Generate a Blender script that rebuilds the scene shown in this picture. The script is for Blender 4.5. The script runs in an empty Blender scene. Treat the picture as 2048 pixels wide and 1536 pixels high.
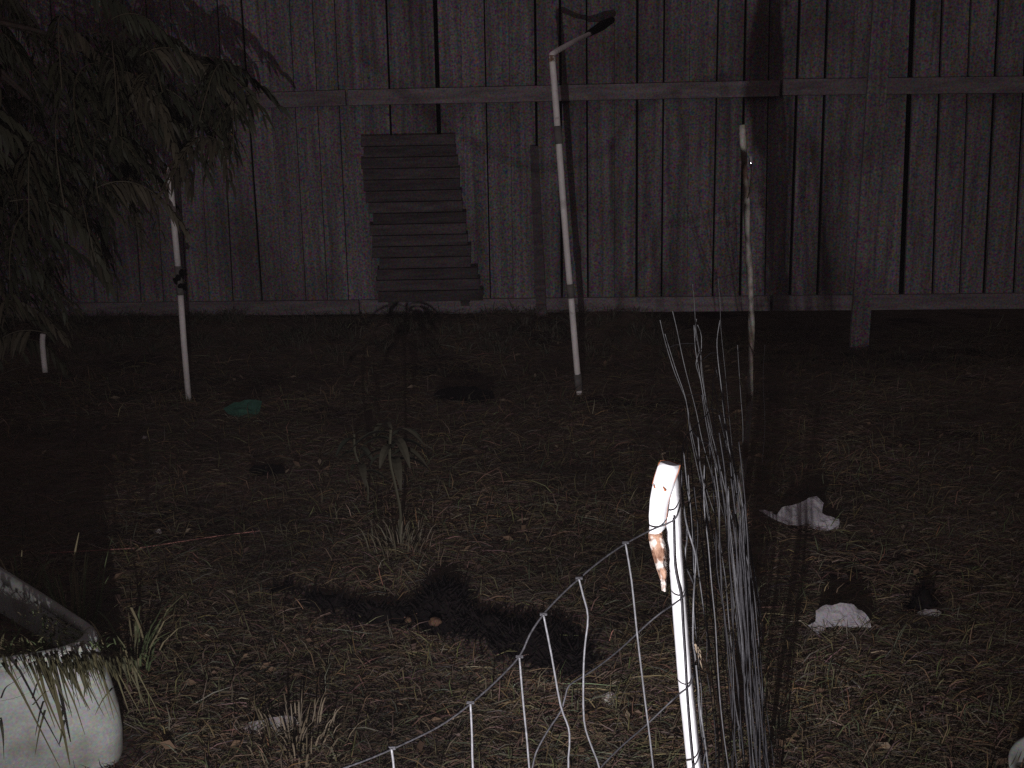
import bpy, bmesh, math, random
import numpy as np
from mathutils import Vector, Matrix, noise
from mathutils.geometry import delaunay_2d_cdt
random.seed(7); rng = np.random.default_rng(7)
scene = bpy.context.scene
COL = scene.collection
R = math.radians

# ------------------------------------------------------------------ camera, night sky, flash, exposure
F, H = 1773.0, 0.95                       # focal length in photo pixels, camera height
TH, RO = R(13.6), R(1.4)
fw = Vector((0, math.cos(TH), -math.sin(TH)))
r0 = Vector((1, 0, 0)); u0 = Vector((0, math.sin(TH), math.cos(TH)))
rt = math.cos(RO)*r0 - math.sin(RO)*u0
up = math.sin(RO)*r0 + math.cos(RO)*u0
CAM = Vector((0, 0, H))
cd = bpy.data.cameras.new('camera'); cam = bpy.data.objects.new('camera', cd); COL.objects.link(cam)
cd.sensor_width = 36; cd.lens = 36*F/2048; cd.clip_start = .02; cd.clip_end = 400
m = Matrix((rt, up, -fw)).transposed().to_4x4(); m.translation = CAM; cam.matrix_world = m
scene.camera = cam

world = bpy.data.worlds.new('World'); scene.world = world; world.use_nodes = True
bg = world.node_tree.nodes['Background']
bg.inputs[0].default_value = (0.068, 0.055, 0.058, 1); bg.inputs[1].default_value = 1.0

fl = bpy.data.lights.new('flash', 'SPOT'); fl.energy = 92; fl.color = (1.0, .965, .985)
fl.shadow_soft_size = .0048; fl.spot_size = R(104); fl.spot_blend = 1.0
flo = bpy.data.objects.new('flash', fl); COL.objects.link(flo)
LP = Vector((-.10, .02, .40)); flo.location = LP
flo.rotation_euler = (Vector((.35, 5, .95)) - LP).to_track_quat('-Z', 'Y').to_euler()

scene.view_settings.view_transform = 'Standard'; scene.view_settings.look = 'None'
scene.view_settings.exposure = 0; scene.view_settings.gamma = 1
scene.view_settings.use_curve_mapping = False
scene.render.engine = 'CYCLES'; scene.cycles.max_bounces = 4; scene.cycles.use_denoising = False

# ------------------------------------------------------------------ measuring: a point of the photograph at a given distance / on the ground
def ray(px, py): return (fw + rt*((px-1024)/F) + up*((768-py)/F))
def atY(px, py, Y):
    d = ray(px, py); return CAM + d*((Y - CAM.y)/d.y)
def gz(x, y):
    z = .018*noise.noise(Vector((x*1.3, y*1.3, 1))) + .010*noise.noise(Vector((x*4, y*4, 3))) + .004*noise.noise(Vector((x*13, y*13, 5)))
    s = min(1, max(0, (x-.75)/.7)) * min(1, max(0, (y-3.9)/.9))
    r_ = min(1, max(0, (1.35-x)/.6)) * min(1, max(0, (y-4.35)/.75))**1.5
    return z - .11*s + .115*r_
def gnd(px, py):
    d = ray(px, py); z = 0
    for _ in range(4):
        t = (z - CAM.z)/d.z; p = CAM + d*t; z = gz(p.x, p.y)
    return Vector((p.x, p.y, z))
FD, FS = 5.25, -.10                       # boundary fence line  Y = FD + FS*X
def onfence(px, py, off=0.0):
    d = ray(px, py); t = (FD + off)/(d.y - FS*d.x); return CAM + d*t
def fy(x): return FD + FS*x

# ------------------------------------------------------------------ materials
def mat(name, c1, c2=None, scale=(20, 20, 20), rough=.8, spec=.3, bump=.0, bscale=60, metal=0, grain=0.0, third=None, tsc=4, tth=(.55, .62), attr=False, objrand=0.0, gsc=230):
    M = bpy.data.materials.new(name); M.use_nodes = True
    nt = M.node_tree; N = nt.nodes; L = nt.links; b = N['Principled BSDF']
    b.inputs['Roughness'].default_value = rough; b.inputs['Metallic'].default_value = metal
    b.inputs['Specular IOR Level'].default_value = spec
    tc = N.new('ShaderNodeTexCoord'); co = tc.outputs['Object']
    if attr:
        a = N.new('ShaderNodeAttribute'); a.attribute_name = 'Col'; out = a.outputs['Color']
    else:
        mp = N.new('ShaderNodeMapping'); mp.inputs['Scale'].default_value = scale; L.new(co, mp.inputs[0])
        n = N.new('ShaderNodeTexNoise'); n.inputs['Scale'].default_value = 1; n.inputs['Detail'].default_value = 6; n.inputs['Roughness'].default_value = .65
        L.new(mp.outputs[0], n.inputs['Vector'])
        cr = N.new('ShaderNodeValToRGB'); cr.color_ramp.elements[0].position = .32; cr.color_ramp.elements[1].position = .68
        cr.color_ramp.elements[0].color = (*c1, 1); cr.color_ramp.elements[1].color = (*(c2 or c1), 1)
        L.new(n.outputs[0], cr.inputs[0]); out = cr.outputs[0]
    if third:
        n3 = N.new('ShaderNodeTexNoise'); n3.inputs['Scale'].default_value = tsc; n3.inputs['Detail'].default_value = 5; L.new(co, n3.inputs['Vector'])
        mr = N.new('ShaderNodeMapRange'); mr.inputs[1].default_value = tth[0]; mr.inputs[2].default_value = tth[1]; L.new(n3.outputs[0], mr.inputs[0])
        mx = N.new('ShaderNodeMix'); mx.data_type = 'RGBA'; L.new(mr.outputs[0], mx.inputs[0]); L.new(out, mx.inputs[6]); mx.inputs[7].default_value = (*third, 1); out = mx.outputs[2]
    if grain:
        wn = N.new('ShaderNodeTexNoise'); wn.inputs['Scale'].default_value = gsc; wn.inputs['Detail'].default_value = 1; L.new(co, wn.inputs['Vector'])
        mr = N.new('ShaderNodeVectorMath'); mr.operation = 'MULTIPLY_ADD'
        mr.inputs[1].default_value = (grain*4,)*3; mr.inputs[2].default_value = (1-grain*2,)*3; L.new(wn.outputs['Color'], mr.inputs[0])
        mu = N.new('ShaderNodeVectorMath'); mu.operation = 'MULTIPLY'; L.new(out, mu.inputs[0]); L.new(mr.outputs[0], mu.inputs[1])
        mm = N.new('ShaderNodeVectorMath'); mm.operation = 'MAXIMUM'; mm.inputs[1].default_value = (0, 0, 0); L.new(mu.outputs[0], mm.inputs[0]); out = mm.outputs[0]
    if objrand:
        oi = N.new('ShaderNodeObjectInfo'); mr = N.new('ShaderNodeMapRange'); mr.inputs[3].default_value = 1-objrand; mr.inputs[4].default_value = 1+objrand
        L.new(oi.outputs['Random'], mr.inputs[0]); mu = N.new('ShaderNodeVectorMath'); mu.operation = 'SCALE'; L.new(out, mu.inputs[0]); L.new(mr.outputs[0], mu.inputs['Scale']); out = mu.outputs[0]
    L.new(out, b.inputs['Base Color'])
    if bump:
        bn = N.new('ShaderNodeTexNoise'); bn.inputs['Scale'].default_value = bscale; bn.inputs['Detail'].default_value = 4; L.new(co, bn.inputs['Vector'])
        bu = N.new('ShaderNodeBump'); bu.inputs['Strength'].default_value = bump; bu.inputs['Distance'].default_value = .01
        L.new(bn.outputs[0], bu.inputs['Height']); L.new(bu.outputs[0], b.inputs['Normal'])
    return M

M = dict(
 paling=mat('weathered_paling', (.130, .108, .114), (.300, .255, .268), (34, 34, 1.3), .9, .1, .35, 40, grain=.80, gsc=95, objrand=.12, third=(.11, .085, .085), tsc=1.7, tth=(.47, .75)),
 rail=mat('weathered_rail', (.15, .12, .125), (.28, .235, .245), (1.5, 30, 30), .9, .1, .3, 40, grain=.5, gsc=110, objrand=.1),
 darkwood=mat('dark_wood', (.060, .047, .049), (.125, .100, .105), (3, 40, 40), .9, .1, .3, 50, grain=.5, gsc=110, objrand=.22),
 soil=mat('soil', (.075, .054, .042), (.14, .105, .083), (9, 9, 9), .95, .1, .7, 55, grain=.45, third=(.045, .03, .026), tsc=1.6),
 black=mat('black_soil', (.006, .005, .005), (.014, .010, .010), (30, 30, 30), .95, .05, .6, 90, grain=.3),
 straw=mat('straw', (1, 1, 1), rough=.7, spec=.25, attr=True),
 leaf=mat('leaf', (1, 1, 1), rough=.6, spec=.3, attr=True),
 bark=mat('bark', (.05, .04, .035), (.12, .09, .075), (14, 14, 3), .9, .1, .8, 50, grain=.3),
 stick=mat('pale_stick', (.15, .135, .12), (.28, .255, .23), (30, 30, 6), .85, .2, .5, 80, grain=.25, third=(.09, .055, .04), tsc=9, tth=(.5, .6)),
 paint=mat('old_white_paint', (.66, .63, .60), (.80, .77, .75), (15, 15, 5), .5, .4, .25, 70, third=(.42, .33, .27), tsc=22, tth=(.58, .72), grain=.12),
 farpaint=mat('dusty_white_paint', (.62, .56, .54), (.86, .80, .78), (20, 20, 8), .6, .4, .25, 70, third=(.20, .13, .10), tsc=17, tth=(.62, .75), grain=.15),
 dullpaint=mat('dull_grey_paint', (.10, .09, .085), (.17, .15, .14), (20, 20, 20), .7, .2, .3, 70, grain=.2),
 postwhite=mat('post_white_paint', (.80, .80, .83), (.90, .90, .93), (12, 12, 3), .45, .4, .15, 60, third=(.60, .55, .52), tsc=14, tth=(.66, .8)),
 rust=mat('rusty_bark', (.06, .018, .009), (.42, .26, .18), (75, 75, 40), .85, .15, .8, 90, third=(.62, .56, .52), tsc=70, tth=(.48, .6)),
 seam=mat('rust_seam', (.22, .07, .03), (.42, .17, .09), (60, 60, 60), .9, .1),
 oldwire=mat('old_dark_wire', (.022, .021, .024), (.055, .053, .060), (90, 90, 90), .65, .4, .2, 200, metal=.2),
 nearwire=mat('grey_wire', (.085, .085, .09), (.17, .17, .185), (90, 90, 90), .55, .4, .2, 200, metal=.2),
 wire=mat('galvanised_wire', (.26, .26, .27), (.42, .43, .45), (90, 90, 90), .55, .5, .2, 200, metal=.35),
 glint=mat('bright_metal', (.9, .9, .92), rough=.12, metal=1),
 enamel=mat('dirty_white_enamel', (.30, .315, .295), (.43, .445, .42), (6, 6, 9), .42, .4, .15, 18, third=(.16, .14, .11), tsc=9, tth=(.48, .72), grain=.22),
 rag=mat('grey_white_cloth', (.25, .23, .245), (.42, .39, .415), (22, 22, 22), .95, .1, .8, 75, grain=.15),
 ragdirty=mat('dirty_cloth', (.16, .145, .14), (.30, .27, .27), (14, 14, 14), .95, .1, .5, 60, grain=.2),
 green=mat('green_cloth', (.03, .075, .055), (.055, .13, .095), (18, 18, 18), .9, .1, .5, 60, grain=.2),
 clay=mat('pale_clay', (.06, .034, .024), (.115, .065, .043), (30, 30, 30), .95, .1, .6, 60, grain=.25),
 stone=mat('pale_stone', (.30, .26, .25), (.50, .45, .43), (40, 40, 40), .9, .2, .5, 60, grain=.2),
 cord=mat('reddish_cord', (.30, .13, .11), (.42, .20, .17), (60, 60, 60), .8, .2),
)

# ------------------------------------------------------------------ object helpers
def link(o, parent=None):
    COL.objects.link(o)
    if parent is not None: o.parent = parent
    return o
def tag(o, label=None, cat=None, group=None, kind=None):
    for k, v in (('label', label), ('category', cat), ('group', group), ('kind', kind)):
        if v: o[k] = v
    return o
def empty(name, loc, label, cat, group=None):
    o = bpy.data.objects.new(name, None); o.location = loc; o.empty_display_size = .1; link(o)
    bpy.context.view_layer.update()
    return tag(o, label, cat, group)
def mesh(name, V, Fc, mt, parent=None, smooth=False, cols=None):
    if parent is not None: V = [Vector(v) - parent.location for v in V]
    me = bpy.data.meshes.new(name); me.from_pydata([tuple(v) for v in V], [], Fc); me.materials.append(mt)
    if smooth: me.polygons.foreach_set('use_smooth', [True]*len(me.polygons))
    if cols is not None:
        a = me.color_attributes.new('Col', 'FLOAT_COLOR', 'POINT'); a.data.foreach_set('color', np.asarray(cols, dtype=np.float32).ravel())
    me.update()
    return link(bpy.data.objects.new(name, me), parent)
def origin_to(o, p):
    "shift a parentless mesh object's origin to p"
    p = Vector(p); o.data.transform(Matrix.Translation(-p)); o.location = p; return o
class MB:
    def __init__(s): s.V = []; s.F = []; s.C = []
    def add(s, V, Fc, c=None):
        n = len(s.V); s.V += [Vector(v) for v in V]; s.F += [tuple(i+n for i in f) for f in Fc]
        if c is not None: s.C += [(*c, 1)]*len(V)
    def box8(s, p):   # 8 corners: bottom ring 0-3, top ring 4-7
        s.add(p, [(0, 3, 2, 1), (4, 5, 6, 7), (0, 1, 5, 4), (1, 2, 6, 5), (2, 3, 7, 6), (3, 0, 4, 7)])
    def tube(s, pts, rad, n=6, c=None):
        pts = [Vector(p) for p in pts]; V = []; Fc = []
        for i, p in enumerate(pts):
            t = (pts[min(i+1, len(pts)-1)] - pts[max(i-1, 0)]).normalized()
            a = t.orthogonal().normalized() if i == 0 else (a - t*a.dot(t)).normalized()
            b = t.cross(a); r = rad[i] if isinstance(rad, (list, tuple)) else rad
            for k in range(n):
                q = 2*math.pi*k/n; V.append(p + (a*math.cos(q) + b*math.sin(q))*r)
        for i in range(len(pts)-1):
            for k in range(n):
                k2 = (k+1) % n; Fc.append((i*n+k, i*n+k2, (i+1)*n+k2, (i+1)*n+k))
        Fc.append(tuple(range(n-1, -1, -1))); Fc.append(tuple((len(pts)-1)*n+k for k in range(n)))
        s.add(V, Fc, c)
    def ribbon(s, pts, w, side, c=None, taper=True):
        V = []; Fc = []; n = len(pts)
        for i, p in enumerate(pts):
            t = i/(n-1); ww = w*(1-.85*t*t if taper else 1)*.5
            q = Vector(side)*ww; V += [Vector(p)-q, Vector(p)+q]
        for i in range(n-1): Fc.append((2*i, 2*i+1, 2*i+3, 2*i+2))
        s.add(V, Fc, c)
    def build(s, name, mt, parent=None, smooth=False):
        return mesh(name, s.V, s.F, mt, parent, smooth, s.C if s.C else None)
def wob(v, a): return v + Vector((random.uniform(-a, a), random.uniform(-a, a), random.uniform(-a, a)))
def spline(pts, k=4):
    out = []; P = [pts[0]] + list(pts) + [pts[-1]]
    for i in range(1, len(P)-2):
        for j in range(k):
            t = j/k; a, b, c, d = P[i-1], P[i], P[i+1], P[i+2]
            out.append(.5*((2*b) + (c-a)*t + (2*a-5*b+4*c-d)*t*t + (3*b-a-3*c+d)*t*t*t))
    out.append(P[-2]); return out

# ------------------------------------------------------------------ ground
def axis(lo, hi, st, far): return [-far, -far/2, lo-4] + list(np.arange(lo, hi+1e-6, st)) + [hi+4, far/2, far]
xs = axis(-4.0, 4.0, .05, 24); ys = [-14, -8, -3] + list(np.arange(.6, 6.4, .05)) + [9, 14, 20]
V = [(x, y, gz(x, y) if -4 <= x <= 4 and .6 <= y <= 6.4 else gz(max(-4, min(4, x)), max(.6, min(6.35, y)))) for y in ys for x in xs]
nx = len(xs); Fc = [(j*nx+i, j*nx+i+1, (j+1)*nx+i+1, (j+1)*nx+i) for j in range(len(ys)-1) for i in range(nx-1)]
tag(mesh('ground', V, Fc, M['soil'], smooth=True), kind='structure')

# added thin volume veil standing in for the lifted blacks
bm = bmesh.new(); bmesh.ops.create_cube(bm, size=1); me = bpy.data.meshes.new('black_lift_haze'); bm.to_mesh(me); bm.free()
hz = bpy.data.objects.new('black_lift_haze', me); hz.scale = (52, 40, 5.2); hz.location = (0, 3, 1.1); link(hz); tag(hz, kind='stuff')
HM = bpy.data.materials.new('black_lift_volume'); HM.use_nodes = True; nt = HM.node_tree; nt.nodes.remove(nt.nodes['Principled BSDF'])
pv = nt.nodes.new('ShaderNodeVolumePrincipled'); pv.inputs['Color'].default_value = (.80, .78, .86, 1); pv.inputs['Density'].default_value = .0034
nt.links.new(pv.outputs[0], nt.nodes['Material Output'].inputs['Volume']); me.materials.append(HM)

# added black backing behind the palings, keeps the sky out of the gaps
mb = MB(); x0, x1, y0, y1 = -9, 9, 6.7, 6.9
mb.box8([(x0, y0, -.4), (x1, y0, -.4), (x1, y1, -.4), (x0, y1, -.4), (x0, y0, 2.4), (x1, y0, 2.4), (x1, y1, 2.4), (x0, y1, 2.4)])
mb.box8([(x0, y0-.04, 2.4), (x1, y0-.04, 2.4), (x1, y1+.04, 2.4), (x0, y1+.04, 2.4), (x0, y0-.04, 2.48), (x1, y0-.04, 2.48), (x1, y1+.04, 2.48), (x0, y1+.04, 2.48)])
tag(origin_to(mb.build('sky_blocker', M['black']), (0, 6.8, -.4)), 'added black backing that hides the sky behind the gaps of the paling fence', 'sky_blocker')

# ------------------------------------------------------------------ paling fence
fence = empty('paling_fence', (0, FD, 0), 'tall weathered grey timber paling fence across the back of the yard', 'fence')
gaps = [(-150, -95, 1.6), (-98, -45, 1.6), (-48, 2, 1.6), (2, 50, 2.8), (52, 96, 1.6), (100, 143, 2.8), (148, 190, 1.6), (196, 236, 1.6), (244, 282, 2.8), (291, 327, 1.6), (339, 373, 1.6), (386, 418, 1.6),
 (434, 466, 2.8), (482, 524, 4.2), (530, 566, 0.6), (578, 612, 1.6), (624, 655, 1.6), (668, 697, 1.6), (720, 745, 0.6), (772, 794, 4.2), (818, 838, 0.6), (870, 888, 9.0), (920, 935, 0.6), (968, 981, 2.8),
 (1017, 1027, 0.6), (1070, 1077, 5.2), (1120, 1124, 5.2), (1173, 1176, 4), (1229, 1229, 0.6), (1275, 1273, 5.2), (1329, 1323, 4), (1381, 1374, 0.6), (1437, 1425, 4), (1492, 1480, 6.0), (1540, 1530, 2.6),
 (1600, 1580, 7.0), (1656, 1635, 6.0), (1711, 1690, 0.3), (1768, 1748, 0.3), (1827, 1803, 12.0), (1885, 1865, 6.0), (1942, 1920, 5.2), (1999, 1968, 8.0), (2056, 2028, 5.2), (2112, 2084, 4), (2168, 2140, 4), (2225, 2196, 5.2), (2282, 2252, 4)]
for i in range(len(gaps)-1):
    a, b = gaps[i], gaps[i+1]
    off = random.choice((0, .002, .005)); z0 = .125 + random.uniform(-.008, .008); z1 = 2.02 + random.uniform(-.02, .02); tk = .016
    def col(px0, px1, z, o):   # photo column at y=0 and y=600 -> x on the fence at height z
        A = onfence(px0, 0); B = onfence(px1, 600); t = (z - A.z)/(B.z - A.z); x = A.x + (B.x-A.x)*t
        return Vector((x, fy(x)+o, z))
    P = []
    for z in (z0, z1):
        l0 = (a[0]+a[2]/2, a[1]+a[2]/2); rr = (b[0]-b[2]/2, b[1]-b[2]/2)
        L_, R_ = col(*l0, z, off), col(*rr, z, off)
        P += [L_, R_, R_+Vector((0, tk, 0)), L_+Vector((0, tk, 0))]
    mb = MB(); mb.box8([P[0], P[1], P[2], P[3], P[4], P[5], P[6], P[7]]); mb.build('paling', M['paling'], fence)
def rail_seg(px0, px1, z, h, dz=0, name='rail'):
    A = onfence(px0, 400); B = onfence(px1, 400); mb = MB(); P = []
    for zz in (z-h/2, z+h/2):
        for X, o, dd in ((A.x, -.040, 0), (B.x, -.040, dz), (B.x, -.002, dz), (A.x, -.002, 0)):
            P.append(Vector((X, fy(X)+o, zz+dd)))
    mb.box8(P); mb.build(name, M['rail'], fence)
def zof(px, py): return onfence(px, py).z
for (a, b, ya, yb, yc) in ((-200, 706, 196, 196, 30), (712, 1545, 196, 178, 26), (1551, 2330, 176, 168, 26)):
    za, zb = zof(a, ya + (30 if a < 0 else 0)), zof(b, yb)
    rail_seg(a, b, za, .082, zb-za)
for (a, b, ya, yb) in ((-200, 706, 0, 0), (712, 1545, 616, 614), (1551, 2330, 612, 612)):
    rail_seg(a, b, .165, .085, .0)

# posts in front of the palings
for px, w, zb in ((1730, .105, -.25), (-120, .12, -.1), (452, .10, -.1)):
    X = onfence(px, 400).x; mb = MB(); h = w/2; yb = fy(X) - .044
    P = [Vector((X+sx*h, yb-d, z)) for z in (zb, 2.0) for sx, d in ((-1, .022), (1, .022), (1, 0), (-1, 0))]
    if px == 452: continue
    mb.box8(P); mb.build('post', M['paling'], fence)

# slatted panel leaning on the fence, and a dark plank beside it
pan = empty('slatted_panel', onfence(825, 660, -.3), 'dark slatted wooden panel leaning against the middle of the paling fence', 'panel')
def leanp(px, py):   # a slope from the fence foot up to the palings
    t = (620-py)/350.0; return onfence(px, py, -.27 + .20*max(-.2, min(1, t)))
ns = 15
for i in range(ns):
    ya = 272 + i*22.2; l = 724 + i*2.6 + random.uniform(-7, 7); r_ = 913 + i*2.6 + random.uniform(-4, 4) + (14 if i > 11 else 0); dy = -2
    q = [leanp(l, ya+20+2), leanp(r_, ya+20+dy), leanp(r_, ya+dy), leanp(l, ya+2)]
    n = Vector((0, -.018, .004)); mb = MB(); mb.box8([q[0]+n, q[1]+n, q[1], q[0], q[3]+n, q[2]+n, q[2], q[3]])
    mb.build('slat', M['darkwood'], pan)
for l in (735, 880):
    q = [leanp(l+42, 612), leanp(l+59, 612), leanp(l+14, 272), leanp(l-2, 272)]
    n = Vector((0, .022, 0)); e = Vector((0, .002, 0)); mb = MB(); mb.box8([q[0]+e, q[1]+e, q[1]+n, q[0]+n, q[3]+e, q[2]+e, q[2]+n, q[3]+n]); mb.build('batten', M['darkwood'], pan)
mb = MB(); q = [onfence(1074, 655, -.16), onfence(1094, 655, -.16), onfence(1076, 292, -.05), onfence(1060, 292, -.05)]; n = Vector((0, .02, 0))
mb.box8([q[0], q[1], q[1]+n, q[0]+n, q[3], q[2], q[2]+n, q[3]+n])
tag(origin_to(mb.build('plank', M['darkwood']), q[0]), 'narrow dark plank standing upright against the fence left of the bent white pole', 'plank')

# ------------------------------------------------------------------ white poles
def pole(name, pts, Y, w, mt_, dark, label, pointed=False, yend=None):
    base = atY(*pts[-1], Y); root = empty(name, base, label, 'pole', 'thin white poles standing in the yard')
    P = [atY(x, y, Y + ((yend or Y)-Y)*(1-i/(len(pts)-1))) for i, (x, y) in enumerate(pts)]
    P[-1] = P[-1] + Vector((0, 0, -.05))
    # cut at the dark bands
    segs = []; cur = [P[0]]; 
    def pt(y):
        for i in range(len(pts)-1):
            if pts[i][1] <= y <= pts[i+1][1]:
                t = (y-pts[i][1])/(pts[i+1][1]-pts[i][1]); return P[i].lerp(P[i+1], t), i
    cuts = [(pts[0][1], None)]
    last = pts[0][1]; parts = []
    for (a, b) in dark: parts.append((last, a, 0)); parts.append((a, b, 1)); last = b
    parts.append((last, pts[-1][1], 0))
    for a, b, dk in parts:
        A, ia = pt(a+.01); B, ib = pt(b-.01) if b < pts[-1][1] else (P[-1], len(pts)-2)
        mid = [P[k] for k in range(ia+1, ib+1)]
        mb = MB(); L_ = [A]+mid+[B]; rad = [w*(1.25 if dk else 1)]*len(L_)
        if pointed and a == pts[0][1]: rad[0] = w*.15
        mb.tube(spline([wob(v, .0008) for v in L_], 3) if len(L_) > 2 and not pointed else L_, rad if (pointed or len(L_) <= 2) else w*(1.25 if dk else 1), 10)
        mb.build('rusty_band' if dk else 'pole_section', M['dullpaint'] if dk else mt_, root, True)
    return root, P
bp, P = pole('bent_pole', [(1104, 113), (1111, 200), (1118, 290), (1129, 440), (1139, 560), (1146, 640), (1154, 735), (1160, 783)], 3.72, .0132, M['farpaint'], [(252, 288), (568, 596), (744, 766)],
     'white pole right of the slatted panel whose top bends into a short slanting arm', yend=3.72)
mb = MB(); A = P[0]; mb.tube([A + Vector((0, 0, -.012)), A + Vector((0, 0, .006)), atY(1112, 103, 3.76), atY(1142, 86, 4.15), atY(1180, 67, 4.6)], [.0132, .013, .011, .0105, .0105], 10)
mb.build('arm', M['farpaint'], bp, True)
mb = MB(); mb.tube([atY(1174, 69, 4.56), atY(1190, 60, 4.68), atY(1206, 50, 4.8), atY(1224, 40, 4.9)], [.014, .019, .024, .017], 9); mb.build('dark_end', M['black'], bp, True)  # thickened black tip carrying on the line of the arm
mb = MB(); mb.tube([A+Vector((0, 0, -.02)), A+Vector((.0, 0, .004))], [.0150, .0140], 10); mb.build('elbow', M['rust'], bp, True)
lp_, P = pole('white_stake', [(336, 334), (339, 352), (343, 395), (350, 470), (356, 532), (361, 590), (368, 690), (375, 778)], 3.78, .0125, M['farpaint'], [(532, 590)],
     'white stake with a pointed top below the hanging branches at the left', pointed=True)
mb = MB()
for k in range(9):
    c = atY(358+random.uniform(-9, 12), 545+k*4, 3.74); mb.tube([wob(c, .012), wob(c, .02), wob(c, .012)], [.006, .011, .004], 5)
mb.build('tie', M['black'], lp_)
pole('white_stub', [(86, 668), (85, 690), (87, 724)], 4.1, .012, M['farpaint'], [], 'shortest white stake low at the far left edge')

# crooked stick inside the wire netting
pts = [(1483, 250), (1488, 330), (1494, 400), (1495, 470), (1499, 540), (1502, 610), (1502, 680), (1499, 760), (1497, 830), (1489, 910), (1482, 985), (1478, 1040), (1475, 1095)]
stickr = empty('crooked_stick', atY(1475, 1090, 2.10), 'long crooked brown stick standing upright behind the wire netting', 'stick')
mb = MB(); PP = spline([wob(atY(x, y, 2.10), .0015) for x, y in pts], 4)
mb.tube(PP, [.0068 + .0012*math.sin(i*.9) + .0015*i/len(PP) for i in range(len(PP))], 8); mb.build('shaft', M['stick'], stickr, True)
mb = MB(); mb.tube(spline([atY(1501, 313, 2.04), atY(1502, 330, 2.04), atY(1502, 352, 2.05), atY(1498, 385, 2.07), atY(1495, 398, 2.09)], 4), [.0035]*5+[.0012]*12, 8); mb.build('bright_wire_tip', M['glint'], stickr, True)

# ------------------------------------------------------------------ front post with peeling white sheet
fp = empty('front_post', gnd(1385, 1640), 'bright white leaning post with a curved peeling sheet and rusty tongue at its top', 'post')
YP = .92
Lf = [(1319, 926), (1322, 1000), (1332, 1058), (1342, 1163), (1348, 1252), (1357, 1363), (1375, 1536), (1392, 1690)]
Rt = [(1359, 933), (1363, 1000), (1365, 1100), (1372, 1190), (1380, 1295), (1386, 1363), (1404, 1536), (1421, 1690)]
V = []; Fc = []
K = 7
for (l, r) in zip(Lf, Rt):
    A, B = atY(*l, YP), atY(*r, YP)
    for k in range(K):
        t = k/(K-1); p = A.lerp(B, t); V.append(p + Vector((0, -.016*math.sin(math.pi*t), 0)))
    for k in range(K):
        t = 1-k/(K-1); p = A.lerp(B, t); V.append(p + Vector((0, .004 + .012*math.sin(math.pi*t), 0)))
n2 = 2*K
for j in range(len(Lf)-1):
    for k in range(n2): Fc.append((j*n2+k, (j+1)*n2+k, (j+1)*n2+(k+1) % n2, j*n2+(k+1) % n2))
Fc.append(tuple(range(n2))); Fc.append(tuple((len(Lf)-1)*n2+k for k in range(n2-1, -1, -1)))
mesh('shaft', V, Fc, M['postwhite'], fp, True)
def plate(name, left, right, mt_, Y, bul, tk, jag=0, par=fp):
    V = []; n = len(left); K = 8
    for (l, r) in zip(left, right):
        A, B = atY(*l, Y), atY(*r, Y)
        for k in range(K):
            t = k/(K-1); p = A.lerp(B, t) + Vector((0, -bul*math.sin(math.pi*(t*.85+.1)), 0))
            p += Vector((0, jag*noise.noise(p*90), 0)); V.append(p)
    nf = len(V); V += [v + Vector((0, tk, 0)) for v in V]; Fc = []
    for j in range(n-1):
        for k in range(K-1):
            a, b, c, d = j*K+k, j*K+k+1, (j+1)*K+k+1, (j+1)*K+k
            Fc += [(a, d, c, b), (a+nf, b+nf, c+nf, d+nf)]
        Fc += [(j*K, j*K+nf, (j+1)*K+nf, (j+1)*K), (j*K+K-1, (j+1)*K+K-1, (j+1)*K+K-1+nf, j*K+K-1+nf)]
    for k in range(K-1): Fc += [(k, k+1, k+1+nf, k+nf), ((n-1)*K+k, (n-1)*K+k+nf, (n-1)*K+k+1+nf, (n-1)*K+k+1)]
    return mesh(name, V, Fc, mt_, par, True)
plate('peeling_sheet', [(1320, 922), (1314, 932), (1308, 953), (1303, 975), (1299, 998), (1297, 1030), (1298, 1050), (1298, 1064)], [(1361, 928), (1358, 942), (1352, 958), (1347, 975), (1341, 993), (1337, 1010), (1334, 1035), (1331, 1052)], M['postwhite'], .895, .012, .003)
plate('rusty_tongue', [(1298, 1058), (1297, 1075), (1300, 1092), (1304, 1108), (1310, 1128), (1316, 1146), (1321, 1160), (1320, 1171)], [(1325, 1053), (1325, 1070), (1330, 1085), (1334, 1102), (1335, 1120), (1335, 1140), (1334, 1155), (1329, 1170)], M['rust'], .897, .010, .004, .012)
def strip(name, pts, Y, r, mt_, par=fp):
    mb = MB(); mb.tube(spline([atY(x, y, Y) for x, y in pts], 3), r, 5); return mb.build(name, mt_, par)
strip('rust_seam', [(1360, 930), (1356, 945), (1349, 962), (1343, 978), (1339, 995), (1335, 1012), (1333, 1035), (1330, 1052)], .891, .0007, M['seam'])
strip('rust_seam', [(1320, 922), (1335, 921), (1348, 925), (1361, 929)], .894, .0006, M['seam'])
strip('rust_seam', [(1319, 924), (1310, 950), (1305, 968)], .893, .0005, M['seam'])
mb = MB(); mb.tube([atY(1326, 974, .882), atY(1331, 982, .882)], [.0007, .0016], 5); mb.build('chip', M['seam'], fp)
mb = MB(); mb.tube([atY(1307, 970, .888), atY(1310, 976, .888)], [.0006, .0010], 5); mb.build('chip', M['seam'], fp)

# ------------------------------------------------------------------ wire netting
net = empty('wire_netting_fence', gnd(1300, 1600), 'low sagging galvanised wire netting fence wrapped round the white front post', 'wire fence')
def wire(pts, r, name, k=3, n=6, mt_=False):
    mb = MB(); mb.tube(spline(pts, k) if len(pts) > 2 else pts, r, n); return mb.build(name, M['oldwire' if mt_ is True else (mt_ or 'wire')], net, True)
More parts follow.
